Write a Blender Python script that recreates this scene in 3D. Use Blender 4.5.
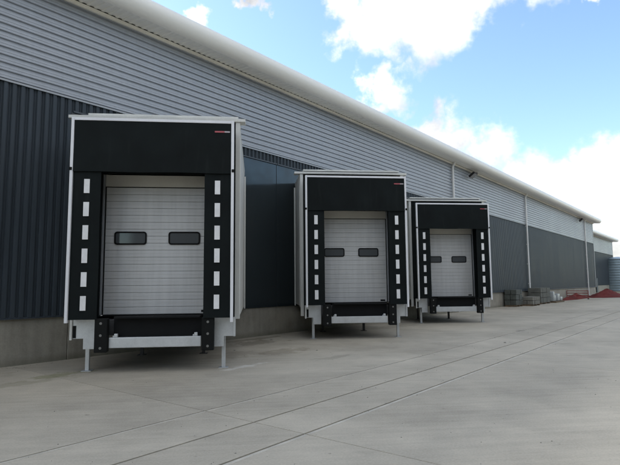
import bpy, bmesh, math, random
from mathutils import Vector, Matrix
import numpy as np

for o in list(bpy.data.objects):
    bpy.data.objects.remove(o)
scn = bpy.context.scene
col = scn.collection
R = math.radians
random.seed(7)

# ------------------------------------------------------------------ camera
FPX, PITCH, ROLL, YAW, EYE = 511.89, 0.0988916, -0.0084610, 0.1080525, 1.7794
fw = Vector((math.sin(YAW)*math.cos(PITCH), math.cos(YAW)*math.cos(PITCH), math.sin(PITCH)))
r0 = Vector((math.cos(YAW), -math.sin(YAW), 0)); u0 = r0.cross(fw)
cr = math.cos(ROLL)*r0 + math.sin(ROLL)*u0
cu = -math.sin(ROLL)*r0 + math.cos(ROLL)*u0
cam_data = bpy.data.cameras.new('camera')
cam = bpy.data.objects.new('camera', cam_data); col.objects.link(cam)
cam.matrix_world = Matrix(((cr.x, cu.x, -fw.x, 0), (cr.y, cu.y, -fw.y, 0), (cr.z, cu.z, -fw.z, EYE), (0, 0, 0, 1)))
cam_data.sensor_width = 36.0
cam_data.lens = FPX/620*36.0
cam_data.clip_end = 5000
cam_data.clip_start = 0.05
scn.camera = cam
def pix_dir(x, y):
    return (fw + cr*((x-310)/FPX) + cu*((232.5-y)/FPX)).normalized()

# ------------------------------------------------------------------ sky, sun, exposure
EXPOSURE = 1.44
SKY_STRENGTH = 0.12
CLOUD_SEED = 7.1
SUN_EL, SUN_AZ = 38.0, -62.0        # azimuth clockwise from +Y: the sun stands behind the long shed
scn.view_settings.view_transform = 'Standard'
scn.view_settings.look = 'None'
scn.view_settings.exposure = EXPOSURE
scn.view_settings.gamma = 1.0
scn.view_settings.use_curve_mapping = False

world = bpy.data.worlds.new('World'); scn.world = world; world.use_nodes = True
nt = world.node_tree
for n in list(nt.nodes): nt.nodes.remove(n)
def wn(t, **kw):
    n = nt.nodes.new(t)
    for k, v in kw.items(): setattr(n, k, v)
    return n
def wl(a, b): nt.links.new(a, b)
def wmath(op, a, b=None, clamp=False):
    n = wn('ShaderNodeMath', operation=op); n.use_clamp = clamp
    for i, v in enumerate((a, b)):
        if v is None: continue
        if isinstance(v, (int, float)): n.inputs[i].default_value = v
        else: wl(v, n.inputs[i])
    return n.outputs[0]
sky = wn('ShaderNodeTexSky'); sky.sky_type = 'NISHITA'; sky.sun_disc = False
sky.sun_elevation = R(SUN_EL); sky.sun_rotation = R(SUN_AZ)
sky.air_density = 1.0; sky.dust_density = .7; sky.ozone_density = 0.6
tc = wn('ShaderNodeTexCoord')
nrm = wn('ShaderNodeVectorMath', operation='NORMALIZE'); wl(tc.outputs['Generated'], nrm.inputs[0])
D0 = nrm.outputs[0]
wp = wn('ShaderNodeTexNoise'); wp.inputs['Scale'].default_value = 10.0; wp.inputs['Detail'].default_value = 5.0; wp.inputs['Roughness'].default_value = .62
wl(D0, wp.inputs['Vector'])
wsub = wn('ShaderNodeVectorMath', operation='SUBTRACT'); wl(wp.outputs['Color'], wsub.inputs[0]); wsub.inputs[1].default_value = (.5, .5, .5)
wsc = wn('ShaderNodeVectorMath', operation='SCALE'); wl(wsub.outputs[0], wsc.inputs[0]); wsc.inputs['Scale'].default_value = .17
wad = wn('ShaderNodeVectorMath', operation='ADD'); wl(D0, wad.inputs[0]); wl(wsc.outputs[0], wad.inputs[1])
D = wad.outputs[0]
# warp the directions so that the cloud outlines billow
nz = wn('ShaderNodeTexNoise'); nz.inputs['Scale'].default_value = 9.0; nz.inputs['Detail'].default_value = 4.0
nz.inputs['Roughness'].default_value = 0.58
wl(D0, nz.inputs['Vector'])
nlo = wn('ShaderNodeTexNoise'); nlo.inputs['Scale'].default_value = 3.4; nlo.inputs['Detail'].default_value = 2.0
noff = wn('ShaderNodeVectorMath', operation='ADD'); wl(D0, noff.inputs[0]); noff.inputs[1].default_value = (CLOUD_SEED, 0, 0)
wl(noff.outputs[0], nlo.inputs['Vector'])
# cumulus positions (direction, angular radius)
clouds = [((345, 6), .046), ((352, 30), .048), ((374, 36), .058), ((402, 24), .075), ((440, 10), .075), ((478, 2), .06), ((530, -16), .06), ((595, -8), .022),
          ((386, 90), .048), ((366, 102), .034), ((432, 126), .042), ((455, 140), .056), ((482, 154), .060), ((525, 186), .07), ((562, 186), .058), ((600, 168), .065),
          ((640, 190), .10), ((610, 225), .075), ((198, 14), .022), ((268, 3), .026), ((240, -3), .024)]
field = None
for (px, rad) in clouds:
    d = pix_dir(*px)
    dist = wn('ShaderNodeVectorMath', operation='DISTANCE'); wl(D, dist.inputs[0]); dist.inputs[1].default_value = d
    v = wmath('SUBTRACT', 1.0, wmath('DIVIDE', dist.outputs['Value'], rad))
    v = wmath('MAXIMUM', v, -1.2)
    field = v if field is None else wmath('MAXIMUM', field, v)
# out of view, broad noise adds broken cumulus, cover raised for more ambient light
sep = wn('ShaderNodeSeparateXYZ'); wl(D, sep.inputs[0])
vdot = wn('ShaderNodeVectorMath', operation='DOT_PRODUCT'); wl(D, vdot.inputs[0]); vdot.inputs[1].default_value = pix_dir(310, 120)
away = wn('ShaderNodeMapRange'); wl(vdot.outputs['Value'], away.inputs['Value'])
away.inputs['From Min'].default_value = .80; away.inputs['From Max'].default_value = .55; away.inputs['To Min'].default_value = 0; away.inputs['To Max'].default_value = 1
broad = wmath('MULTIPLY', wmath('SUBTRACT', nlo.outputs['Fac'], .41), 7.0)
broad = wmath('SUBTRACT', broad, wmath('MULTIPLY', wmath('SUBTRACT', 1.0, away.outputs[0]), 6.0))
field = wmath('MAXIMUM', field, broad)
edge = wmath('ADD', field, wmath('MULTIPLY', wmath('SUBTRACT', nz.outputs['Fac'], .5), 1.9))
mask = wn('ShaderNodeMapRange'); mask.interpolation_type = 'SMOOTHSTEP'
wl(edge, mask.inputs['Value']); mask.inputs['From Min'].default_value = -.12; mask.inputs['From Max'].default_value = .62
# clouds: white, a little grey where thick
shade = wn('ShaderNodeMapRange'); wl(wmath('ADD', wmath('MULTIPLY', nlo.outputs['Fac'], .45), wmath('MULTIPLY', wp.outputs['Fac'], .55)), shade.inputs['Value'])
shade.inputs['From Min'].default_value = .35; shade.inputs['From Max'].default_value = .65
shade.inputs['To Min'].default_value = 2.0; shade.inputs['To Max'].default_value = 5.6
ccol = wn('ShaderNodeCombineColor')
wl(wmath('MULTIPLY', shade.outputs[0], 1.0), ccol.inputs[0]); wl(wmath('MULTIPLY', shade.outputs[0], .99), ccol.inputs[1]); wl(wmath('MULTIPLY', shade.outputs[0], .985), ccol.inputs[2])
mix = wn('ShaderNodeMix', data_type='RGBA')
wl(wmath('MULTIPLY', mask.outputs[0], .93), mix.inputs['Factor'])
tint = wn('ShaderNodeMix', data_type='RGBA', blend_type='MULTIPLY'); tint.inputs['Factor'].default_value = 1.0
wl(sky.outputs[0], tint.inputs[6]); tint.inputs[7].default_value = (.86, .93, .94, 1)
wl(tint.outputs[2], mix.inputs[6]); wl(ccol.outputs[0], mix.inputs[7])
bg = wn('ShaderNodeBackground'); bg.inputs['Strength'].default_value = SKY_STRENGTH
wl(mix.outputs[2], bg.inputs['Color'])
wo = wn('ShaderNodeOutputWorld'); wl(bg.outputs[0], wo.inputs['Surface'])

sun_d = bpy.data.lights.new('sun', 'SUN'); sun_d.energy = 1.2; sun_d.angle = R(14); sun_d.color = (1.0, .96, .90)
sun = bpy.data.objects.new('sun', sun_d); col.objects.link(sun)
sv = Vector((math.sin(R(SUN_AZ))*math.cos(R(SUN_EL)), math.cos(R(SUN_AZ))*math.cos(R(SUN_EL)), math.sin(R(SUN_EL))))
sun.rotation_euler = sv.to_track_quat('Z', 'Y').to_euler()
sun.location = (-20, 30, 40)

scn.render.engine = 'CYCLES'
scn.cycles.max_bounces = 4; scn.cycles.diffuse_bounces = 3; scn.cycles.glossy_bounces = 2; scn.cycles.use_adaptive_sampling = True; scn.cycles.adaptive_threshold = .02; scn.cycles.caustics_reflective = False; scn.cycles.caustics_refractive = False
world.cycles.sampling_method = 'MANUAL'; world.cycles.sample_map_resolution = 512
scn.render.resolution_x = 1024; scn.render.resolution_y = 768

# ------------------------------------------------------------------ frame of the long wall: s along it, d out of it
WALL_C = -12.46
Tv = Vector((1, 1, 0))/math.sqrt(2); Nv = Vector((1, -1, 0))/math.sqrt(2)
def W(s, d, z): return Tv*s + Nv*(d+WALL_C) + Vector((0, 0, z))

# ------------------------------------------------------------------ materials
class Mat:
    def __init__(self, name, base=(.5, .5, .5), rough=.5, metal=0.0, spec=.5):
        m = bpy.data.materials.new(name); m.use_nodes = True; self.m = m; self.t = m.node_tree
        self.b = self.t.nodes['Principled BSDF']
        self.b.inputs['Base Color'].default_value = (*base, 1); self.b.inputs['Roughness'].default_value = rough
        self.b.inputs['Metallic'].default_value = metal; self.b.inputs['Specular IOR Level'].default_value = spec
        self.base = base; self.rough = rough
    def n(self, t, **kw):
        n = self.t.nodes.new(t)
        for k, v in kw.items(): setattr(n, k, v)
        return n
    def l(self, a, b): self.t.links.new(a, b)
    def coord(self, scale=(1, 1, 1), kind='Object', rot=(0, 0, 0)):
        if kind == 'World':
            src = self.n('ShaderNodeNewGeometry').outputs['Position']
        else:
            src = self.n('ShaderNodeTexCoord').outputs[kind]
        mp = self.n('ShaderNodeMapping'); mp.inputs['Scale'].default_value = scale; mp.inputs['Rotation'].default_value = rot
        self.l(src, mp.inputs['Vector']); return mp.outputs[0]
    def noise(self, vec, scale, detail=5, rough=.55):
        n = self.n('ShaderNodeTexNoise'); n.inputs['Scale'].default_value = scale; n.inputs['Detail'].default_value = detail
        n.inputs['Roughness'].default_value = rough; self.l(vec, n.inputs['Vector']); return n.outputs['Fac']
    def remap(self, v, a, b, c, d, smooth=False):
        n = self.n('ShaderNodeMapRange')
        if smooth: n.interpolation_type = 'SMOOTHSTEP'
        self.l(v, n.inputs['Value'])
        for k, x in zip(('From Min', 'From Max', 'To Min', 'To Max'), (a, b, c, d)): n.inputs[k].default_value = x
        return n.outputs[0]
    def math(self, op, a, b):
        n = self.n('ShaderNodeMath', operation=op)
        for i, v in enumerate((a, b)):
            if isinstance(v, (int, float)): n.inputs[i].default_value = v
            else: self.l(v, n.inputs[i])
        return n.outputs[0]
    def mixc(self, fac, c1, c2, mode='MIX'):
        n = self.n('ShaderNodeMix', data_type='RGBA', blend_type=mode)
        if isinstance(fac, (int, float)): n.inputs['Factor'].default_value = fac
        else: self.l(fac, n.inputs['Factor'])
        for i, c in ((6, c1), (7, c2)):
            if isinstance(c, tuple): n.inputs[i].default_value = (*c, 1)
            else: self.l(c, n.inputs[i])
        return n.outputs[2]
    def scaled(self, colsock, val):
        cb = self.n('ShaderNodeCombineColor')
        for i in range(3): self.l(val, cb.inputs[i])
        return self.mixc(1.0, colsock, cb.outputs[0], 'MULTIPLY')
    def setcol(self, c): self.l(c, self.b.inputs['Base Color'])
    def setrough(self, v): self.l(v, self.b.inputs['Roughness'])
    def bump(self, v, strength=.3, dist=.01):
        n = self.n('ShaderNodeBump'); n.inputs['Strength'].default_value = strength; n.inputs['Distance'].default_value = dist
        self.l(v, n.inputs['Height']); self.l(n.outputs[0], self.b.inputs['Normal'])
    def worn(self, scale=3.0, amt=.12, fine=40.0, rvar=.1, kind='World', stretch=(1, 1, 1)):
        v = self.coord(stretch, kind)
        a = self.noise(v, scale, 6); b = self.noise(v, fine, 3)
        f = self.math('ADD', self.remap(a, .3, .7, 1-amt, 1+amt), self.remap(b, .3, .7, -amt*.4, amt*.4))
        self.setcol(self.scaled(self.base, f))
        self.setrough(self.remap(a, .3, .7, max(.02, self.rough-rvar), self.rough+rvar))
        return a, b
MATS = {}
def M(name): return MATS[name].m
def mk(name, *a, **k):
    MATS[name] = Mat(name, *a, **k); return MATS[name]

# concrete yard
m = mk('concrete_yard', (.455, .420, .348), .9, spec=.18)
v = m.coord(kind='World', rot=(0, 0, R(-45)))
big = m.noise(v, .22, 3); mid = m.noise(v, 1.1, 5, .66); fine = m.noise(v, 38, 3, .7)
vs = m.coord((.35, 6.0, 1), 'World', (0, 0, R(-45))); streak = m.noise(vs, 1.3, 4, .6)
vt = m.coord((1.0, 30.0, 1), 'World', (0, 0, R(-52))); broom = m.noise(vt, 5.0, 3, .6)
oi = m.n('ShaderNodeObjectInfo').outputs['Random']
f = m.math('ADD', m.remap(big, .3, .7, .82, 1.12), m.remap(mid, .3, .7, -.11, .10))
f = m.math('ADD', f, m.remap(streak, .32, .7, -.06, .07))
f = m.math('ADD', f, m.remap(fine, .3, .7, -.10, .09))
f = m.math('ADD', f, m.remap(broom, .3, .7, -.05, .05))
f = m.math('ADD', f, m.remap(oi, 0, 1, -.05, .05))
c = m.scaled((.455, .420, .348), f)
# dark scuffs, oil and damp
st = m.remap(m.noise(m.coord((1, 1.6, 1), 'World', (0, 0, R(-40))), .55, 6, .68), .60, .74, 0, .34, True)
c = m.mixc(st, c, (.21, .20, .17))
sp = m.remap(m.noise(v, 5.5, 3, .5), .71, .76, 0, .5, True)
c = m.mixc(sp, c, (.15, .145, .12))
# stains with shapes of their own: algae and damp by the wall, a pale spill, dark drips
uvn = m.noise(v, 2.4, 6, .65)
for (ss, dd, rs, rd, colr, amt) in ((4.95, 2.0, .75, .28, (.10, .115, .04), .75), (4.2, 2.35, 1.2, .2, (.13, .125, .08), .5), (11.3, 1.3, .9, .5, (.055, .05, .035), .75), (11.7, .55, 1.5, .25, (.07, .065, .045), .8), (10.2, 3.3, 1.0, .45, (.10, .085, .055), .6), (9.1, 2.7, 1.1, .5, (.11, .10, .075), .5),
                                    (7.95, 4.25, .55, .14, (.50, .50, .47), .7), (10.2, 5.0, .7, .22, (.09, .09, .075), .45), (18.5, 1.8, 1.6, .5, (.10, .095, .07), .5), (19.5, 6.6, .5, .16, (.06, .058, .05), .6), (2.0, 1.0, 2.5, .35, (.12, .115, .08), .45), (26.5, 2.2, 1.5, .5, (.11, .10, .08), .4)):
    mp = m.n('ShaderNodeMapping'); mp.vector_type = 'TEXTURE'
    ctr = Tv*ss + Nv*(dd+WALL_C)
    mp.inputs['Location'].default_value = ctr; mp.inputs['Rotation'].default_value = (0, 0, R(45)); mp.inputs['Scale'].default_value = (rs, rd, 1)
    m.l(m.n('ShaderNodeNewGeometry').outputs['Position'], mp.inputs['Vector'])
    ln = m.n('ShaderNodeVectorMath', operation='LENGTH'); m.l(mp.outputs[0], ln.inputs[0])
    fld = m.math('ADD', ln.outputs['Value'], m.remap(uvn, .3, .7, -.75, .75))
    c = m.mixc(m.remap(fld, .45, 1.15, amt*.62, 0, True), c, tuple(min(1, q*1.5) for q in colr))
m.setcol(c); m.setrough(m.remap(mid, .3, .7, .82, .98)); m.bump(m.math('ADD', fine, m.math('MULTIPLY', broom, .6)), .35, .004)

m = mk('joint_seal', (.04, .04, .037), .8); m.worn(4, .3, 60)
m = mk('joint_grout', (.50, .472, .405), .85); m.worn(4, .2, 60)
m = mk('far_ground', (.24, .22, .17), .95, spec=.2); m.worn(.15, .25, 3, .03)
# plinth concrete
m = mk('plinth_concrete', (.33, .312, .265), .82, spec=.35)
v = m.coord(kind='World'); a = m.noise(v, 1.3, 7, .6); b = m.noise(v, 30, 3); 
vv = m.coord((2.5, 2.5, .25), 'World'); run = m.noise(vv, 2.0, 5)
f = m.math('ADD', m.remap(a, .3, .7, .8, 1.15), m.math('ADD', m.remap(run, .35, .7, -.12, .1), m.remap(b, .3, .7, -.06, .06)))
c = m.scaled((.33, .312, .265), f)
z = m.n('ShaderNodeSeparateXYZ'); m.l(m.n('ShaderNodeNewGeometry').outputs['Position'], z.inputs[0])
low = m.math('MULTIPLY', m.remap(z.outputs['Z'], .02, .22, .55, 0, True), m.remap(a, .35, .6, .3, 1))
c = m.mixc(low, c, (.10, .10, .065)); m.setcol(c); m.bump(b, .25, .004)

# claddings: coil-coated steel
m = mk('dark_cladding', (.054, .067, .080), .45, spec=.14)
m.worn(1.2, .16, 9, .08, stretch=(2.2, 2.2, .16)); m.b.inputs['Coat Weight'].default_value = .0; m.b.inputs['Coat Roughness'].default_value = .18
m = mk('flat_cladding', (.024, .033, .038), .14, spec=.5)
v = m.coord(kind='World'); w = m.noise(v, .9, 3); m.bump(w, .10, .02); m.setrough(m.remap(m.noise(v, 2.2, 4), .3, .7, .12, .24))
m.b.inputs['Coat Weight'].default_value = .08; m.b.inputs['Coat Roughness'].default_value = .05
m = mk('silver_cladding', (.37, .395, .43), .42, metal=.2, spec=.5)
v = m.coord(kind='World'); big = m.noise(v, .45, 4); run = m.noise(m.coord((5, 5, .35), 'World'), 1.6, 4, .6)
m.setcol(m.scaled((.37, .395, .43), m.math('ADD', m.remap(big, .3, .7, .93, 1.07), m.remap(run, .35, .7, -.045, .035))))
m.setrough(m.remap(big, .3, .7, .36, .5)); m.bump(m.noise(m.coord((1, 1, 3), 'World'), 1.3, 2), .25, .02)
m = mk('silver_trim', (.34, .36, .38), .4, metal=.2); m.worn(2, .08, 30)
m = mk('dark_trim', (.05, .062, .075), .35); m.worn(2, .1, 30)
m = mk('eave_cream', (.84, .83, .78), .40, spec=.5); m.worn(.35, .03, 9, .05, stretch=(1, 1, 2))
m = mk('lip_cream', (.80, .78, .69), .5); m.worn(1.2, .1, 20)
m = mk('roof_sheet', (.42, .43, .42), .5); m.worn(.4, .1, 9)
m = mk('pipe_grey', (.80, .80, .78), .45); m.worn(1.0, .10, 25, stretch=(1, 1, .4))
# pods
m = mk('pod_panel', (.66, .665, .635), .45, metal=.15); m.worn(1.2, .09, 25, stretch=(1, 1, .4))
m = mk('pod_trim', (.66, .67, .64), .45); m.worn(1.5, .1, 30, stretch=(1, 1, .5))
m = mk('frame_white', (.80, .815, .85), .38); m.worn(2.0, .06, 35, stretch=(1, 1, .5))
m = mk('black_fabric', (.0055, .0085, .0090), .7, spec=.16)
v = m.coord(kind='World'); a = m.noise(v, 1.6, 5); wv = m.noise(v, 260, 2)
rub = m.remap(m.noise(m.coord((6, 6, .7), 'World'), 1.1, 5, .62), .55, .8, 0, .35, True)
m.setcol(m.mixc(rub, m.scaled((.0055, .0085, .0090), m.remap(a, .3, .7, .8, 1.35)), (.022, .026, .026))); m.bump(m.math('ADD', m.math('MULTIPLY', a, 4.0), wv), .12, .004)
m = mk('marker_white', (.82, .83, .84), .5); m.worn(5.0, .08, 60)
m = mk('door_slat', (.55, .56, .56), .42, spec=.45)
v = m.coord(kind='World'); g1 = m.noise(m.coord((7, 7, .5), 'World'), 1.2, 5, .6); g2 = m.noise(v, 1.4, 4)
m.setcol(m.scaled((.55, .56, .56), m.math('ADD', m.remap(g1, .4, .75, 1.02, .90), m.remap(g2, .3, .7, -.035, .035)))); m.setrough(m.remap(g2, .3, .7, .36, .5))
m = mk('door_header', (.55, .54, .49), .5); m.worn(1.1, .08, 30)
m = mk('window_gasket', (.004, .004, .0045), .6, spec=.15)
m = mk('window_pane', (.075, .082, .088), .07, spec=.6)
m = mk('rubber', (.008, .009, .009), .75, spec=.2); m.worn(6, .3, 60)
m = mk('bolt_steel', (.22, .22, .21), .5, metal=.5)
m = mk('galvanised', (.62, .645, .66), .42, metal=.45)
v = m.coord(kind='World'); vo = m.n('ShaderNodeTexVoronoi'); vo.inputs['Scale'].default_value = 55; m.l(v, vo.inputs['Vector'])
a = m.noise(v, 4.0, 5); sepc = m.n('ShaderNodeSeparateColor'); m.l(vo.outputs['Color'], sepc.inputs[0])
m.setcol(m.scaled((.62, .645, .66), m.math('ADD', m.remap(a, .3, .7, .88, 1.06), m.remap(sepc.outputs[0], 0, 1, -.035, .035))))
m = mk('leveller_black', (.006, .007, .008), .65, spec=.2); m.worn(4, .3, 40)
m = mk('deck_steel', (.06, .062, .065), .6); m.worn(3, .2, 30)
m = mk('logo_red', (.45, .10, .12), .5); m = mk('logo_white', (.50, .45, .48), .5)
# yard goods
m = mk('crate_grey', (.085, .095, .085), .8); m.worn(4, .3, 30)
m = mk('paving_block', (.125, .13, .115), .9); m.worn(3, .25, 30)
m = mk('block_pale', (.19, .185, .16), .9); m.worn(3, .25, 30)
m = mk('pallet_wood', (.14, .10, .06), .85); m.worn(8, .3, 40)
m = mk('white_wrap', (.36, .385, .39), .35); m.worn(6, .15, 30)
m = mk('red_soil', (.13, .024, .02), .95, spec=.2); a, b = m.worn(.8, .35, 9, .03); m.bump(b, .8, .05)
m = mk('red_plastic', (.22, .028, .026), .5); m.worn(2, .15, 20)
m = mk('orange_mesh', (.55, .10, .07), .6); m.worn(2, .15, 20)
m = mk('tank_steel', (.27, .34, .38), .35, metal=.45); m.worn(.4, .12, 6, .08)
m = mk('lamp_black', (.014, .014, .015), .45)
m = mk('lamp_glass', (.25, .26, .27), .1)
m = mk('algae', (.14, .15, .085), .9); m.worn(3, .3, 40)
m = mk('opposite_cladding', (.028, .034, .032), .5); m.worn(.3, .15, 4)

# ------------------------------------------------------------------ mesh helpers
class MB:
    def __init__(self): self.v = []; self.f = []; self.mi = []
    def add(self, vs, fs):
        o = len(self.v); self.v += [tuple(x) for x in vs]; self.f += [tuple(i+o for i in q) for q in fs]
        return self
    def box(self, x0, x1, y0, y1, z0, z1, fr=None):
        p = [(x, y, z) for z in (z0, z1) for y in (y0, y1) for x in (x0, x1)]
        if fr: p = [fr(*q) for q in p]
        return self.add(p, [(0, 2, 3, 1), (4, 5, 7, 6), (0, 1, 5, 4), (2, 6, 7, 3), (0, 4, 6, 2), (1, 3, 7, 5)])
    def prism(self, poly, axis_pts):      # extrude a closed polygon of 3D points by a vector
        n = len(poly); a = [Vector(p) for p in poly]; b = [p+Vector(axis_pts) for p in a]
        return self.add(a+b, [tuple(range(n-1, -1, -1)), tuple(range(n, 2*n))] + [(i, (i+1) % n, n+(i+1) % n, n+i) for i in range(n)])
    def tube(self, pts, r, k=10, cap=True):
        pts = [Vector(p) for p in pts]; o = len(self.v); rings = []
        for i, p in enumerate(pts):
            t = (pts[min(i+1, len(pts)-1)]-pts[max(i-1, 0)]).normalized()
            a = t.orthogonal().normalized() if i == 0 else (pa - t*pa.dot(t)).normalized()
            pa = a; b = t.cross(a)
            rr = r[i] if isinstance(r, (list, tuple)) else r
            rings.append([p + (a*math.cos(2*math.pi*j/k)+b*math.sin(2*math.pi*j/k))*rr for j in range(k)])
        for g in rings: self.v += [tuple(q) for q in g]
        for i in range(len(pts)-1):
            for j in range(k):
                self.f.append((o+i*k+j, o+i*k+(j+1) % k, o+(i+1)*k+(j+1) % k, o+(i+1)*k+j))
        if cap:
            self.f.append(tuple(o+j for j in range(k-1, -1, -1))); self.f.append(tuple(o+(len(pts)-1)*k+j for j in range(k)))
        return self
    def grid(self, rows):                  # rows of points
        o = len(self.v); n = len(rows[0])
        for r_ in rows: self.v += [tuple(q) for q in r_]
        for i in range(len(rows)-1):
            for j in range(n-1):
                self.f.append((o+i*n+j, o+i*n+j+1, o+(i+1)*n+j+1, o+(i+1)*n+j))
        return self
    def build(self, name, mat, parent=None, bevel=0, smooth=False, label=None):
        me = bpy.data.meshes.new(name); me.from_pydata(self.v, [], self.f)
        bm = bmesh.new(); bm.from_mesh(me)
        bmesh.ops.recalc_face_normals(bm, faces=bm.faces)
        if bevel:
            bmesh.ops.bevel(bm, geom=[e for e in bm.edges if len(e.link_faces) == 2 and e.calc_face_angle(0) > .5], offset=bevel, segments=2, affect='EDGES', profile=.6)
        bm.to_mesh(me); bm.free()
        me.materials.append(M(mat))
        if smooth:
            for p in me.polygons: p.use_smooth = True
            try: me.set_sharp_from_angle(angle=R(38))
            except Exception: pass
        o = bpy.data.objects.new(name, me); col.objects.link(o)
        if parent:
            o.parent = parent
        if label: o['label'] = label
        return o
def tag(o, label=None, cat=None, group=None, kind=None):
    for k, v_ in (('label', label), ('category', cat), ('group', group), ('kind', kind)):
        if v_: o[k] = v_
    return o
def empty(name, loc=(0, 0, 0), rz=0):
    o = bpy.data.objects.new(name, None); col.objects.link(o); o.location = loc; o.rotation_euler.z = rz; o.empty_display_size = .3
    return o
KIDS = {}
def copy_tree(o, parent=None):
    c = o.copy(); col.objects.link(c)
    if parent:
        c.parent = parent
    for ch in [x for x in ALL if x.parent == o]: copy_tree(ch, c)
    return c
ALL = []

# ------------------------------------------------------------------ ground
gb = MB(); gb.box(-900, 900, -900, 900, -.6, -.035)
tag(gb.build('ground', 'far_ground'), kind='structure')
yard = MB(); yard.prism([W(-45, -2, -.03), W(-45, 60, -.03), W(78, 60, -.03), W(78, -2, -.03)], (0, 0, .012))
yard_o = tag(yard.build('yard', 'joint_seal'), kind='structure')
# cast slabs, each with its own edges, gaps are real recesses
d_edges = [(-.6, 6.62, .014), (6.62, 7.60, .016), (7.60, 8.45, .016), (8.45, 14.2, .014), (14.2, 20.0, .006), (20, 26, .006), (26, 59, .006)]
s_edges = [-44, -34, -24, -15, -8.2, -1.8, 4.85, 11.9, 18.1, 24.4, 31.6, 39, 46.5, 54, 62, 70, 77.5]
for i in range(len(s_edges)-1):
    for (da, db, g) in d_edges:
        s0, s1 = s_edges[i]+.006, s_edges[i+1]-.006
        if da < 6 and i >= 9: pass
        b = MB(); tilt = 0
        p = [(s0, da+g), (s1, da+g), (s1, db-g), (s0, db-g)]
        base = [W(s, d, -.018) for s, d in p]
        top = [W(s, d, tilt*(1 if k < 2 else -1)) for k, (s, d) in enumerate(p)]
        b.add(base+top, [(3, 2, 1, 0), (4, 5, 6, 7), (0, 1, 5, 4), (1, 2, 6, 5), (2, 3, 7, 6), (3, 0, 4, 7)])
        o = b.build('slab', 'concrete_yard', yard_o, bevel=.004)

for (dj, w_) in ((6.62+.036, .032), (8.45+.044, .050)):
    for i in range(3, 12):
        b = MB(); b.prism([W(s_edges[i]+.02, dj-w_/2, .0004), W(s_edges[i+1]-.02, dj-w_/2, .0004), W(s_edges[i+1]-.02, dj+w_/2, .0004), W(s_edges[i]+.02, dj+w_/2, .0004)], (0, 0, .0008))
        b.build('joint_arris', 'joint_grout', yard_o)

# ------------------------------------------------------------------ long warehouse
wh = empty('warehouse', W(30, 0, 0))
tag(wh, 'long warehouse with silver upper cladding over dark ribbed walls and rounded cream eaves', 'warehouse')
S0, S1 = -14.0, 71.8
ZP, ZB, ZE = 1.06, 6.43, 8.95
def build_w(mb, name, mat, parent=None, **k):
    o = mb.build(name, mat, None, **k)
    if parent is not None:
        o.parent = parent
        base = parent
        o.matrix_parent_inverse = base.matrix_world.inverted() if base.type != 'EMPTY' else Matrix.Translation(base.location).inverted()
    ALL.append(o)
    return o
def wbox(mb, s0, s1, d0, d1, z0, z1): return mb.box(s0, s1, d0, d1, z0, z1, fr=W)

# core behind the sheets so nothing shows through
b = MB(); wbox(b, S0, S1-.03, -40, -.16, -.02, 8.9); build_w(b, 'inner_shell', 'dark_trim', wh)
# concrete plinth panels
pj = [-14, -8.9, -1.4, 6.1, 13.53, 21.05, 28.6, 36.1, 43.6, 51.2, 58.8, 66.4, 71.8]
for a_, b_ in zip(pj[:-1], pj[1:]):
    zt = .95 if 6 < (a_+b_)/2 < 28.6 else ZP
    b = MB(); wbox(b, a_+.008, b_-.008, -.15, 0, -.3, zt+.05); build_w(b, 'plinth_panel', 'plinth_concrete', wh, bevel=.01)
PITCH_C = .183
def profile_v(s0, s1, z0, z1, dbase=.03, depth=.045):
    pts = []; s = math.ceil(s0/PITCH_C-1e-6)*PITCH_C
    cr_, we, mr = .078, .014, .5*PITCH_C+.046
    while s < s1-1e-6:
        for (ds, dd) in ((0, 0), (we, depth), (we+cr_, depth), (2*we+cr_, 0), (mr-.002, 0), (mr+.008, depth*.42), (mr+.018, depth*.42), (mr+.028, 0)):
            pts.append((s+ds, dbase+dd))
        s += PITCH_C
    pts.append((s, dbase))
    mb = MB(); mb.grid([[W(s, d, z0) for s, d in pts], [W(s, d, z1) for s, d in pts]])
    return mb
# vertical ribbed sheets, bay by bay
bays = [(-14, -8.9), (-8.9, -1.4), (-1.4, 6.0)] + [(28.6, 36.1), (36.1, 43.6), (43.6, 51.2), (51.2, 58.8), (58.8, 66.4), (66.4, 71.6)]
for a_, b_ in bays:
    build_w(profile_v(a_, b_, ZP, ZB-.02, depth=.045 if a_ < 10 else .014), 'ribbed_wall_sheet', 'dark_cladding', wh)
for a_, b_ in ((6.0, 13.55), (13.55, 21.1), (21.1, 28.6)):
    build_w(profile_v(a_+.004, b_-.004, 6.13, ZB-.02), 'ribbed_header_sheet', 'dark_cladding', wh)
    b = MB(); wbox(b, a_+.01, b_-.01, .003, .075, 6.085, 6.128); build_w(b, 'header_trim', 'dark_trim', wh, bevel=.006)
    # smooth infill panel of the bay, split where its joints show
    b = MB(); wbox(b, a_+.012, b_-.012, -.14, .035, .962, 6.083); build_w(b, 'smooth_wall_panel', 'flat_cladding', wh, bevel=.008)
    b = MB(); wbox(b, a_-.03, a_+.03, .001, .048, .99, 6.08); build_w(b, 'joint_strip', 'flat_cladding', wh, bevel=.006)
# bottom drip flashing of the ribbed walls
for a_, b_ in bays:
    b = MB(); b.prism([W(a_+.003, .001, ZP+.03), W(a_+.003, .085, ZP-.012), W(a_+.003, .085, ZP-.03), W(a_+.003, .075, ZP-.03), W(a_+.003, .075, ZP-.016), W(a_+.003, .001, ZP+.016)], Tv*(b_-a_-.006))
    build_w(b, 'base_flashing', 'dark_trim', wh)
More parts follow.
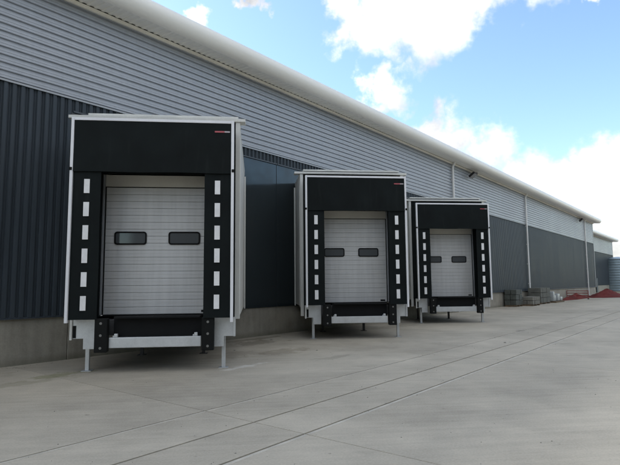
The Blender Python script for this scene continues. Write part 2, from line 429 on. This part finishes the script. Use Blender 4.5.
# horizontal silver sheets
def profile_h(s0, s1, z0, z1, dbase=.03, depth=.047):
    pts = []; z = z0; we, cr_ = .014, .112
    while z < z1:
        for dz, dd in ((0, 0), (we, depth), (we+cr_*.5-.004, depth), (we+cr_*.5, depth-.007), (we+cr_*.5+.004, depth), (we+cr_, depth), (2*we+cr_, 0)):
            if z+dz <= z1: pts.append((dbase+dd, z+dz))
        z += PITCH_C
    pts.append((dbase, z1))
    mb = MB(); mb.grid([[W(s, d, z) for d, z in pts] for s in (s0, s1)])
    return mb
for a_, b_ in zip(pj[:-1], pj[1:]):
    build_w(profile_h(a_, b_, ZB+.035, ZE), 'upper_wall_sheet', 'silver_cladding', wh)
# drip trim between the two claddings
for a_, b_ in zip(pj[:-1], pj[1:]):
    b = MB(); b.prism([W(a_+.002, .001, ZB+.055), W(a_+.002, .10, ZB+.015), W(a_+.002, .10, ZB-.03), W(a_+.002, .09, ZB-.03), W(a_+.002, .09, ZB-.002), W(a_+.002, .001, ZB-.002)], Tv*(b_-a_-.004))
    build_w(b, 'drip_trim', 'silver_trim', wh)
# eaves: lip, ribbed soffit, smooth bullnose, roof
EA0, EA1 = S0, 72.15
b = MB(); wbox(b, EA0, EA1, .08, .15, 8.875, 8.965); build_w(b, 'eave_lip', 'lip_cream', wh, bevel=.008)
soff = [(.13, 8.978), (.30, 8.965), (.50, 8.945), (.68, 8.925), (.75, 8.92)]
edges = np.arange(EA0, EA1, 7.5).tolist()+[EA1]
RP = .20
for a_, b_ in zip(edges[:-1], edges[1:]):
    rows = []; s = a_
    sp_ = []
    while s < b_-1e-6:
        for ds, dd in ((0, 0), (.02, 1), (.085, 1), (.105, 0)): 
            if s+ds <= b_: sp_.append((s+ds, dd))
        s += RP
    sp_.append((b_, 0))
    mb = MB(); mb.grid([[W(s, d, z+.026-.024*dd*min(1, max(0, (.76-d)/.2))) for s, dd in sp_] for d, z in soff])
    build_w(mb, 'soffit_sheet', 'eave_cream', wh)
    RN = .286; cx_, cz_ = .75, 8.92+RN
    prof = [(.70, 8.955)] + [(cx_+RN*math.sin(t), cz_-RN*math.cos(t)) for t in np.linspace(0, R(168), 15)] + [(.3, 9.63), (-1.5, 9.80)]
    mb = MB(); mb.grid([[W(s, d, z) for d, z in prof] for s in (a_, b_)])
    build_w(mb, 'bullnose_sheet', 'eave_cream', wh, smooth=True)
# end cap of the eave
prof = [(.13, 8.975), (.75, 8.935)] + [(cx_+(RN-.006)*math.sin(t), cz_-(RN-.006)*math.cos(t)) for t in np.linspace(0, R(168), 12)] + [(.3, 9.60), (-.1, 9.60), (-.1, 8.975)]
b = MB(); b.prism([W(EA1-.01, d, z) for d, z in prof], Tv*.03); build_w(b, 'eave_end_cap', 'eave_cream', wh)
b = MB(); b.add([W(EA0, -.2, 9.60), W(EA1, -.2, 9.60), W(EA1, -20, 11.6), W(EA0, -20, 11.6), W(EA1, -40, 9.6), W(EA0, -40, 9.6)], [(0, 1, 2, 3), (3, 2, 4, 5)])
build_w(b, 'roof', 'roof_sheet', wh)
# gable end
b = MB(); wbox(b, 71.775, 71.86, -40, .025, 1.0, ZB); build_w(b, 'gable_sheet', 'dark_cladding', wh, bevel=.01)
b = MB(); b.prism([W(71.775, .025, ZB+.004), W(71.775, .025, 9.2), W(71.775, -.2, 9.55), W(71.775, -20, 11.5), W(71.775, -40, 9.5), W(71.775, -40, ZB+.004)], Tv*.085); build_w(b, 'gable_sheet', 'silver_cladding', wh)
b = MB(); wbox(b, 71.74, 71.89, .0, .09, 1.0, 8.93); build_w(b, 'corner_trim', 'silver_trim', wh, bevel=.01)
# downpipes
for s in (29.08, 43.66, 66.7):
    mb = MB(); mb.tube([W(s, .30, 8.97), W(s, .29, 8.90), W(s, .19, 8.76), W(s, .165, 8.68), W(s, .165, 4.5), W(s, .165, .25), W(s, .20, .14), W(s, .30, .08)], .065, 12)
    dp = build_w(mb, 'downpipe', 'pipe_grey', wh, smooth=True)
    for z in (1.6, 3.2, 4.8, 6.3, 7.9):
        b = MB(); b.tube([W(s, .165, z-.025), W(s, .165, z+.025)], .078, 12); wbox(b, s-.1, s+.1, .07, .10, z-.02, z+.02)
        build_w(b, 'bracket', 'pipe_grey', dp)

# ------------------------------------------------------------------ set-back wing at the far end
FD = -3.3
wg = empty('warehouse_wing', W(90, FD, 0))
tag(wg, 'farther set-back warehouse wing with grey walls beyond the end of the long shed', 'warehouse')
W_main = W
def Wf(s, d, z): return W_main(s, d+FD, z)
b = MB(); b.box(71.9, 108.9, -30, -.16, -.02, 8.9, fr=Wf); build_w(b, 'inner_shell', 'dark_trim', wg)
b = MB(); b.box(71.95, 109, -.15, 0, -.3, 1.06, fr=Wf); build_w(b, 'plinth_panel', 'plinth_concrete', wg)
def with_fd(fn):
    global W
    W = Wf
    try: return fn()
    finally: W = W_main
for a_, b_ in ((71.95, 80), (80, 88), (88, 96), (96, 104), (104, 108.8)):
    build_w(with_fd(lambda: profile_v(a_+.004, b_-.004, ZP, ZB-.02)), 'ribbed_wall_sheet', 'dark_cladding', wg)
    build_w(with_fd(lambda: profile_h(a_+.004, b_-.004, ZB+.03, ZE)), 'upper_wall_sheet', 'silver_cladding', wg)
b = MB(); b.box(71.95, 109.05, .075, .14, 8.88, 8.96, fr=Wf); build_w(b, 'eave_lip', 'lip_cream', wg)
prof = [(.13, 8.965), (.75, 8.93)] + [(cx_+RN*math.sin(t), cz_-RN*math.cos(t)) for t in np.linspace(0, R(168), 12)] + [(.3, 9.62), (-1.5, 9.75), (-1.5, 8.965)]
b = MB(); b.prism([Wf(71.95, d, z) for d, z in prof], Tv*(109.4-71.95)); build_w(b, 'eave', 'eave_cream', wg)
b = MB(); b.box(108.95, 109.06, -30, .03, 1.0, 9.3, fr=Wf); build_w(b, 'gable_sheet', 'silver_trim', wg)
b = MB(); b.add([Wf(71.95, -1.4, 9.74), Wf(109.4, -1.4, 9.74), Wf(109.4, -15, 11), Wf(71.95, -15, 11), Wf(109.4, -30, 9.7), Wf(71.95, -30, 9.7)], [(0, 1, 2, 3), (3, 2, 4, 5)]); build_w(b, 'roof', 'roof_sheet', wg)
b = MB(); b.box(88.5, 89.7, .08, .2, 5.0, 5.5, fr=Wf); build_w(b, 'wall_vent', 'dark_trim', wg, bevel=.02)
b = MB(); b.box(91.0, 92.0, .08, .16, 0, 2.2, fr=Wf); build_w(b, 'door', 'dark_trim', wg, bevel=.02)

# ------------------------------------------------------------------ loading pods
PX = [(-3.70+1.6), (1.665+1.6), (7.045+1.6)]
GAP = 14.455 - 1.6        # y - x of the pod origin (front centre)
def wall_y(x): return (17.62 - (14.455-1.6)) + x     # local y of the wall face at local x  (wall: Y = X + 17.62)
HW = 1.6; ZT, ZBOT, ZH = 5.175, 1.09, 4.10
BW = 1.735; BY = .70; ZR = 5.46
def make_pod():
    pod = empty('loading_pod', (0, 0, 0)); ALL.append(pod)
    def put(mb, name, mat, par=pod, **k):
        o = mb.build(name, mat, par, **k); ALL.append(o); return o
    # --- body: side walls of upright panels with trims
    for sx in (-1, 1):
        yb = wall_y(sx*BW) - .05
        n = 3 if sx < 0 else 6
        ys = np.linspace(BY+.05, yb, n+1)
        xi, xo = sorted((sx*(BW-.06), sx*BW))
        side = put(MB().box(xi+.01, xo-.01, BY+.03, yb, 1.06, ZR-.05), 'side_wall', 'pod_panel')
        xo2 = sx*(BW+.012)
        for i in range(n):
            a_, b_ = sorted((sx*(BW-.011), xo2))
            put(MB().box(a_, b_, ys[i]+.006, ys[i+1]-.006, 1.03, ZR-.03), 'wall_panel', 'pod_panel', side, bevel=.005)
        a_, b_ = sorted((sx*(BW-.07), sx*(BW+.03)))
        put(MB().box(a_, b_, BY-.04, BY+.035, .72 if sx < 0 else 1.02, ZR-.02), 'corner_post', 'pod_trim', side, bevel=.006)
        a_, b_ = sorted((sx*(BW+.0135), sx*(BW+.035)))
        put(MB().box(a_, b_, BY+.26, BY+.32, 1.0, ZR-.03), 'cover_strip', 'pod_trim', side, bevel=.005)
        put(MB().box(a_, sx*(BW+.06) if sx > 0 else b_, yb-.07, yb+.02, .97, ZR-.08) if sx > 0 else MB().box(sx*(BW+.06), b_, yb-.07, yb+.02, .97, ZR-.08), 'wall_flashing', 'pod_trim', side, bevel=.005)
    # front wall of the body round the door
    fwb = MB(); fwb.box(-BW+.075, -1.22, BY, BY+.06, 1.06, ZR-.06); fwb.box(1.22, BW-.075, BY, BY+.06, 1.06, ZR-.06); fwb.box(-1.217, 1.217, BY, BY+.06, 4.22, ZR-.06)
    put(fwb, 'front_wall', 'black_fabric')
    # roof
    RW = BW+.02
    def wy(x): return wall_y(x)-.04
    rb = MB(); rb.add([(-RW, BY-.06, ZR-.03), (RW, BY-.06, ZR-.03), (RW, wy(RW), ZR-.03), (-RW, wy(-RW), ZR-.03), (-RW, BY-.06, ZR+.03), (RW, BY-.06, ZR+.03), (RW, wy(RW), ZR+.16), (-RW, wy(-RW), ZR+.10)],
                      [(3, 2, 1, 0), (4, 5, 6, 7), (0, 1, 5, 4), (1, 2, 6, 5), (2, 3, 7, 6), (3, 0, 4, 7)])
    roof = put(rb, 'roof', 'pod_trim', bevel=.008)
    put(MB().box(-BW-.22, BW+.15, BY-.075, BY+.20, ZR-.035, ZR+.036), 'roof_fascia', 'pod_trim', roof, bevel=.01)
    put(MB().box(-BW+.14, BW-.06, BY+.28, BY+.40, ZR+.02, ZR+.128), 'gap_shade_strip', 'dark_trim', roof)  # dark strip colours in the shaded gap beneath the flashing
    put(MB().box(-BW+.10, BW-.02, BY+.22, BY+.42, ZR+.130, ZR+.178), 'roof_flashing', 'pod_trim', roof, bevel=.008)
    # --- shelter: white frame, black skirts
    FW = .058
    for sx in (-1, 1):
        a_, b_ = sorted((sx*HW, sx*(HW+FW)))
        post = put(MB().box(a_, b_, -.03, .07, 1.03 if sx < 0 else 1.0, ZT+FW+.005), 'frame_post', 'frame_white', bevel=.007)
        a_, b_ = sorted((sx*(HW+.012), sx*(HW+FW+.012)))
        put(MB().box(a_, b_, -.045, .03, ZH+.02, ZH+.085), 'hook', 'rubber', post, bevel=.01)
        a_, b_ = sorted((sx*(HW+.015), sx*(HW+.04)))
        put(MB().box(a_, b_, .071, BY-.045, 1.10, ZT-.02), 'side_skirt', 'black_fabric')
    put(MB().box(-HW+.001, HW-.001, -.028, .068, ZT, ZT+FW), 'frame_header', 'frame_white', bevel=.007)
    put(MB().box(-HW, HW, .069, BY-.065, ZT+.02, ZT+.045), 'top_skirt', 'black_fabric')
    # header curtain with a faint sag
    rows = []
    nx, nz_ = 25, 9
    for k in range(nz_):
        z = ZH+(ZT+.004-ZH)*k/(nz_-1)
        rows.append([(-HW-.001+(2*HW+.002)*i/(nx-1), -.012+.010*math.sin(i*.9+k*.35)*math.sin(math.pi*k/(nz_-1)) - .006*(1-k/(nz_-1)), z + (.006*math.sin(i*.5) if k == 0 else 0)) for i in range(nx)])
    back = [[(x, y+.014, z) for x, y, z in r_] for r_ in rows]
    mb = MB(); mb.grid(rows); mb.grid(back)
    mb.grid([rows[0], back[0]])
    hc = put(mb, 'header_curtain', 'black_fabric', smooth=True)
    lx = HW-.345
    plate = put(MB().box(lx, lx+.20, -.0265, -.0205, 4.975, 5.008), 'name_tag', 'logo_red', hc)
    put(MB().box(lx+.203, lx+.315, -.0265, -.0205, 4.977, 5.006), 'name_tag', 'logo_white', hc)
    # side flaps with white guide marks
    for sx in (-1, 1):
        rows = []
        for k in range(17):
            z = ZBOT+(ZH+.05-ZBOT)*k/16
            rows.append([(sx*(HW-.55*j/8), .022+.008*math.sin(k*.7+j*.6+sx)*(j/8) + .012*(j/8)*(1-k/16), z) for j in range(9)])
        back = [[(x, y+.012, z) for x, y, z in r_] for r_ in rows]
        mb = MB(); mb.grid(rows); mb.grid(back); mb.grid([[r_[-1] for r_ in rows], [r_[-1] for r_ in back]]); mb.grid([rows[0], back[0]])
        fl = put(mb, 'side_flap', 'black_fabric', smooth=True)
        for k in range(6):
            z = 3.655-.4765*k
            a_, b_ = sorted((sx*(HW-.225), sx*(HW-.335)))
            put(MB().box(a_, b_, .004, .016, z, z+.29), 'guide_mark', 'marker_white', fl)
    # --- door
    DY = BY+.14; dz0, dz1 = 1.14, 3.93
    door = put(MB().box(-1.215, 1.215, DY+.02, DY+.05, dz0, 4.21), 'door', 'rubber')
    wins = [(-.96, -.27), (.20, .89)]; wz0, wz1 = 2.655, 2.945
    ns = 18; h = (dz1-dz0)/ns
    for k in range(ns):
        z0 = dz0+k*h; z1 = z0+h
        prof = [(DY+.019, z0+.0005), (DY-.008, z0+.001), (DY-.014, z0+.011), (DY-.014, z0+h*.5-.005), (DY-.0105, z0+h*.5), (DY-.014, z0+h*.5+.005), (DY-.014, z1-.013), (DY-.006, z1-.003), (DY+.019, z1-.0005)]
        put(MB().prism([(-1.17, y, z) for y, z in prof], (2.34, 0, 0)), 'slat', 'door_slat', door)
    # header strip above the leaf and guide rails
    put(MB().box(-1.17, 1.17, DY-.03, DY+.018, dz1+.018, 4.205), 'lintel', 'door_header', door, bevel=.006)
    for sx in (-1, 1):
        a_, b_ = sorted((sx*1.174, sx*1.216))
        put(MB().box(a_, b_, BY+.065, DY+.018, dz0, 4.2), 'guide_rail', 'silver_trim', door, bevel=.004)
        a_, b_ = sorted((sx*1.150, sx*1.172))
        put(MB().box(a_, b_, DY-.040, DY-.0145, dz0, dz1+.01), 'edge_seal', 'rubber', door)
    put(MB().box(-1.16, 1.16, DY-.022, DY+.015, dz0-.03, dz0+.001), 'bottom_seal', 'rubber', door)
    for (a_, b_) in wins:
        def rr(x0, x1, z0, z1, r):
            out = []
            for cx, cz, t0 in ((x1-r, z1-r, 0), (x0+r, z1-r, 90), (x0+r, z0+r, 180), (x1-r, z0+r, 270)):
                for t in range(0, 91, 30): out.append((cx+r*math.cos(R(t0+t)), cz+r*math.sin(R(t0+t))))
            return out
        oo, ii = rr(a_, b_, wz0, wz1, .06), rr(a_+.032, b_-.032, wz0+.032, wz1-.032, .035)
        n = len(oo); y0, y1 = DY-.038, DY-.008
        mb = MB(); vs = [(x, y0, z) for x, z in oo]+[(x, y0, z) for x, z in ii]+[(x, y1, z) for x, z in oo]+[(x, y1, z) for x, z in ii]
        fs = []
        for i in range(n):
            j = (i+1) % n
            fs += [(i, j, n+j, n+i), (i, 2*n+i, 2*n+j, j), (n+i, n+j, 3*n+j, 3*n+i)]
        mb.add(vs, fs); put(mb, 'window_gasket', 'window_gasket', door)
        mb = MB(); mb.prism([(x, DY-.026, z) for x, z in ii], (0, .010, 0)); put(mb, 'window_pane', 'window_pane', door)
    put(MB().box(.93, 1.09, DY-.022, DY-.0145, dz0+.03, dz0+.08), 'label_plate', 'rubber', door)
    # --- leveller, bumpers, plates
    LX = .06
    lev = put(MB().box(-.84+LX, .94+LX, .30, .34, .62, 1.135), 'leveller_front', 'leveller_black')
    put(MB().box(-.80+LX, .92+LX, .12, .36, 1.10, 1.135), 'lip_plate', 'leveller_black', lev)
    lip = put(MB().box(-.90+LX, .94+LX, .16, .26, .505, .715), 'lip_beam', 'galvanised', bevel=.012)
    for x in (-.80+LX, .80+LX):
        put(MB().box(x, x+.07, .17, .24, .716, .79), 'lug', 'galvanised', lip, bevel=.012)
        put(MB().box(x-.03, x+.0, .18, .23, .716, .752), 'lug', 'galvanised', lip, bevel=.008)
    for x0 in (-1.16+LX, .94+LX+.02):
        bu = put(MB().box(x0, x0+.25, .06, .24, .43, 1.105), 'bumper', 'rubber', bevel=.02)
        for z in (.52, .77, 1.01):
            mb = MB(); mb.tube([(x0+.125, .052, z), (x0+.125, .064, z)], .026, 10); put(mb, 'bolt', 'bolt_steel', bu)
    for sx in (-1, 1):
        a = -1.66 if sx < 0 else 1.69
        i_ = -1.14 if sx < 0 else 1.235
        mid_ = -1.40 if sx < 0 else 1.46
        poly = [(a, .36, 1.075), (i_, .36, 1.075), (i_, .36, .47), (mid_, .36, .47), (mid_, .36, .685), (a, .36, .685)]
        sp_ = put(MB().prism(poly, (0, .03, 0)), 'end_plate', 'galvanised', bevel=.005)
        if sx < 0:
            put(MB().box(-1.665, -1.615, .325, .358, .66, 1.08), 'edge_angle', 'pod_trim', sp_, bevel=.004)
            put(MB().box(-1.605, -1.545, .345, .358, .70, .95), 'slot', 'rubber', sp_)
        else:
            put(MB().box(1.655, 1.70, .325, .358, .68, 1.08), 'edge_angle', 'galvanised', sp_, bevel=.004)
        # front leg
        lx_ = -1.37 if sx < 0 else 1.44
        lg = put(MB().box(lx_-.04, lx_+.04, .56, .64, .012, .80), 'leg', 'galvanised', bevel=.008)
        put(MB().box(lx_-.10, lx_+.10, .50, .70, .0, .012), 'foot_plate', 'galvanised', lg)
        lg = put(MB().box(lx_*.55-.04, lx_*.55+.04, 2.9, 2.98, .012, .80), 'leg', 'deck_steel', bevel=.006)
        put(MB().box(lx_*.55-.10, lx_*.55+.10, 2.84, 3.04, .0, .012), 'foot_plate', 'deck_steel', lg)
    # deck
    x0, x1 = -BW+.22, BW-.22
    dk = MB(); dk.add([(x0, .40, .74), (x1, .40, .74), (x1, wy(x1), .74), (x0, wy(x0), .74), (x0, .40, 1.05), (x1, .40, 1.05), (x1, wy(x1), 1.05), (x0, wy(x0), 1.05)],
                      [(3, 2, 1, 0), (4, 5, 6, 7), (0, 1, 5, 4), (1, 2, 6, 5), (2, 3, 7, 6), (3, 0, 4, 7)])
    put(dk, 'deck', 'deck_steel')
    return pod
pod0 = make_pod()
pods = [pod0] + [copy_tree(pod0) for _ in range(2)]
labels = ['nearest loading pod at the left, largest white-framed black dock shelter with silver door',
          'middle loading pod of the three, white-framed black shelter between the near and far pods',
          'farthest loading pod, smallest of the three black dock shelters, in front of a downpipe']
for o, x, lb in zip(pods, PX, labels):
    o.location = (x, x+GAP, 0); tag(o, lb, 'loading dock', 'angled loading pods along the warehouse wall')

# ------------------------------------------------------------------ floodlights under the eaves
def floodlight(s, label):
    fl = empty('floodlight', W(s, .1, 8.9)); tag(fl, label, 'floodlight', 'black floodlights under the eaves')
    mb = MB(); mb.tube([W(s+.95, .12, 8.84), W(s+.85, .38, 8.86), W(s+.2, .42, 8.64)], .04, 8); wbox(mb, s+.87, s+1.03, .09, .13, 8.74, 8.94)
    build_w(mb, 'arm', 'lamp_black', fl)
    c = W(s+.0, .45, 8.56); 
    def fr(x, y, z):
        q = Matrix.Rotation(R(35), 3, 'X') @ Vector((x, y, z))
        return c + Tv*q.x + Nv*q.y + Vector((0, 0, q.z))
    mb = MB(); mb.box(-.28, .28, -.22, .22, -.06, .08, fr=fr); h_ = build_w(mb, 'lamp_head', 'lamp_black', fl, bevel=.02)
    mb = MB(); mb.box(-.24, .24, -.18, .18, -.068, -.0605, fr=fr); build_w(mb, 'lens', 'lamp_glass', h_)
floodlight(31.6, 'black floodlight on a short arm under the eaves, right of the farthest pod')
floodlight(63.5, 'black floodlight under the eaves near the far end beside the last downpipe')

# ------------------------------------------------------------------ packs and goods by the wall
def block_pack(s0, s1, d0, d1, rows_, mat, label, name='block_pack', cat='block pack', hrow=.42, ncol=4):
    root = empty(name, W((s0+s1)/2, (d0+d1)/2, 0)); tag(root, label, cat, 'packs stacked by the wall')
    mb = MB()
    for k in range(3):
        x = s0+(s1-s0)*(k/2)*.9; wbox(mb, x, x+(s1-s0)*.1, d0+.02, d1-.02, .0, .09)
    wbox(mb, s0, s1, d0, d1, .092, .115); build_w(mb, 'pallet', 'pallet_wood', root)
    for r_ in range(rows_):
        for k in range(ncol):
            for q in range(2):
                a_ = s0+(s1-s0)*k/ncol; b_ = s0+(s1-s0)*(k+1)/ncol; da = d0+(d1-d0)*q/2; db = d0+(d1-d0)*(q+1)/2
                z0 = .118+r_*hrow; j = random.uniform(-.02, .02)
                mb = MB(); wbox(mb, a_+.012+j*.3, b_-.012+j*.3, da+.012+j, db-.012+j, z0, z0+hrow-.025); build_w(mb, 'block', mat, root, bevel=.012)
    return root
block_pack(37.5, 38.95, .12, .95, 3, 'crate_grey', 'tall dark grey pack of blocks nearest the farthest pod', hrow=.37)
block_pack(39.2, 41.0, .75, 1.6, 2, 'block_pale', 'low brownish block pack in front of the two taller stacks', hrow=.28)
block_pack(42.5, 45.2, .3, 1.3, 3, 'paving_block', 'tall wide grey block pack right of the downpipe foot', hrow=.39, ncol=5)
wr = empty('wrapped_bundle', W(47.2, 1.0, 0)); tag(wr, 'white wrapped bundle lying on a dark pallet right of the block packs', 'bundle')
mb = MB(); wbox(mb, 45.9, 48.7, .45, 1.55, 0, .12); build_w(mb, 'pallet', 'pallet_wood', wr)
for (a_, b_, d_, e_, z_) in ((46.0, 46.4, .5, 1.35, .92), (46.5, 47.1, .55, 1.3, .62), (47.15, 47.9, .5, 1.4, .72), (47.95, 48.6, .6, 1.45, .45)):
    mb = MB(); wbox(mb, a_, b_, d_, e_, .123, z_); build_w(mb, 'sack', 'white_wrap', wr, bevel=.09, smooth=True)

# red soil heaps
def heap(name, cs, cd, rs, rd, h, label, seed, mat='red_soil'):
    rnd = random.Random(seed); rows = []
    N, K = 14, 40; ph = [rnd.uniform(0, 6.28) for _ in range(6)]
    for i in range(N):
        t = i/(N-1); row = []
        for k in range(K+1):
            a = 2*math.pi*k/K
            wob = 1+.08*math.sin(3*a+ph[0])+.05*math.sin(5*a+ph[1])+.03*math.sin(9*a+ph[2])
            z = h*(max(0, 1-t)**1.25)*(1+.16*math.sin(3*a+ph[3])*t+.12*math.sin(7*a+ph[4]+9*t)*t) + (rnd.uniform(-.05, .05)*h if 0 < i < N-1 else 0) - .03*t
            row.append(W(cs+rs*t*wob*math.cos(a), cd+rd*t*wob*math.sin(a), z))
        rows.append(row)
    mb = MB(); mb.grid(rows); o = mb.build(name, mat, smooth=True)
    return tag(o, label, 'soil heap', 'red soil heaps past the wall end')
heap('soil_heap', 66.8, 2.0, 6.6, 1.9, .92, 'large red soil heap in front of the steel tank', 3)
heap('soil_heap', 57.0, .75, 7.5, .6, .55, 'long low red soil ridge at the foot of the far wall', 5)
heap('soil_heap', 86.0, 8.0, 8.0, 3.0, 1.6, 'red soil bank behind the large heap, against the tank', 9)
# red barriers in front of the wall foot
def barrier(s, d, rz, label):
    root = empty('safety_barrier', W(s, d, 0)); tag(root, label, 'barrier')
    c_, s_ = math.cos(rz), math.sin(rz)
    def fr(x, y, z): return W(s+x*c_-y*s_, d+x*s_+y*c_, z)
    b = MB(); b.box(-.95, .95, -.02, .02, .78, .84, fr=fr); build_w(b, 'rail', 'red_plastic', root, bevel=.01)
    b = MB(); b.box(-.95, .95, -.02, .02, .55, .62, fr=fr); build_w(b, 'rail', 'red_plastic', root, bevel=.01)
    b = MB(); b.box(-.95, .95, -.02, .02, .30, .38, fr=fr); build_w(b, 'rail', 'red_plastic', root, bevel=.01)
    for x in (-.97, .91):
        b = MB(); b.box(x, x+.06, -.03, .03, .06, .86, fr=fr); build_w(b, 'post', 'red_plastic', root, bevel=.01)
        b = MB(); b.box(x-.05, x+.11, -.25, .25, 0, .058, fr=fr); build_w(b, 'foot', 'rubber', root, bevel=.01)
barrier(56.6, 1.0, R(80), 'red plastic barrier standing end-on before the low soil ridge')

# ------------------------------------------------------------------ steel tank
def tank():
    dirc = pix_dir(619, 285); Zc = 93.0; base = Vector((0, 0, EYE)) + dirc*(Zc/dirc.dot(fw)); r = 4.9; c = Vector((base.x, base.y, 0))
    root = empty('storage_tank', c); tag(root, 'round galvanised steel tank behind the red soil heap', 'tank')
    H = 5.55; nr = 6; K = 72
    for i in range(nr):
        z0, z1 = .15+i*(H-.15)/nr, .15+(i+1)*(H-.15)/nr
        rows = []
        for k2 in range(9):
            z = z0+.01+(z1-z0-.02)*k2/8; rr = r+(.02 if k2 in (0, 8) else .028*math.sin(k2*math.pi/1))
            rr = r + .018*math.cos(k2*math.pi/2)
            rows.append([c+Vector((rr*math.cos(2*math.pi*j/K), rr*math.sin(2*math.pi*j/K), z)) for j in range(K+1)])
        mb = MB(); mb.grid(rows); build_w(mb, 'ring_sheet', 'tank_steel', root, smooth=True)
    mb = MB(); mb.tube([c+Vector((0, 0, -.02)), c+Vector((0, 0, H-.02))], r-.03, K); build_w(mb, 'shell', 'tank_steel', root)
    mb = MB(); mb.tube([c+Vector((0, 0, H-.06)), c+Vector((0, 0, H+.06))], r+.08, K); build_w(mb, 'rim', 'tank_steel', root)
    mb = MB(); mb.tube([c+Vector((0, 0, H+.06)), c+Vector((0, 0, H+.55))], [r, .3], K); build_w(mb, 'tank_roof', 'tank_steel', root)
tank()

# ------------------------------------------------------------------ the shed on the other side of the yard (mirrored in the smooth wall panels)
op = empty('opposite_shed', W(20, 31, 0))
tag(op, 'dark shed across the yard, mirrored in the smooth wall panels', 'warehouse')
b = MB(); wbox(b, -40, 66, 31.0, 50, -.02, 13.2); build_w(b, 'wall', 'opposite_cladding', op)
b = MB(); wbox(b, -40.5, 66.5, 30.6, 50.5, 13.203, 13.6); build_w(b, 'roof', 'opposite_cladding', op)

# ------------------------------------------------------------------ grit swept against the wall and into the joints
rnd = random.Random(11); mb = MB()
def pebble(c, r):
    o = len(mb.v); a = rnd.uniform(0, 6.28)
    for k in range(5):
        t = a+k*1.2566; q = r*rnd.uniform(.7, 1.2); mb.v.append((c.x+q*math.cos(t), c.y+q*math.sin(t), c.z))
    mb.v.append((c.x, c.y, c.z+r*rnd.uniform(.5, .9)))
    for k in range(5): mb.f.append((o+k, o+(k+1) % 5, o+5))
for _ in range(1500):
    u = rnd.random()
    if u < .5: q = W(rnd.uniform(-2, 36), abs(rnd.gauss(0, .35))+.02, .0005)
    elif u < .7: q = W(rnd.uniform(0, 26), rnd.choice((6.62, 7.6, 8.45))+rnd.gauss(0, .12), .0005)
    else: q = W(rnd.uniform(0, 26), rnd.uniform(.5, 11), .0005)
    pebble(q, rnd.choice((.004, .005, .006, .008, .012)))
pebble(W(15.4, 7.35, .0005), .05); pebble(W(10.9, 3.9, .0005), .035); pebble(W(9.6, 2.1, .0005), .04); pebble(W(12.0, 1.2, .0005), .05)
g = mb.build('grit', 'block_pale'); tag(g, 'small stones and grit scattered on the concrete yard', 'grit', kind='stuff')
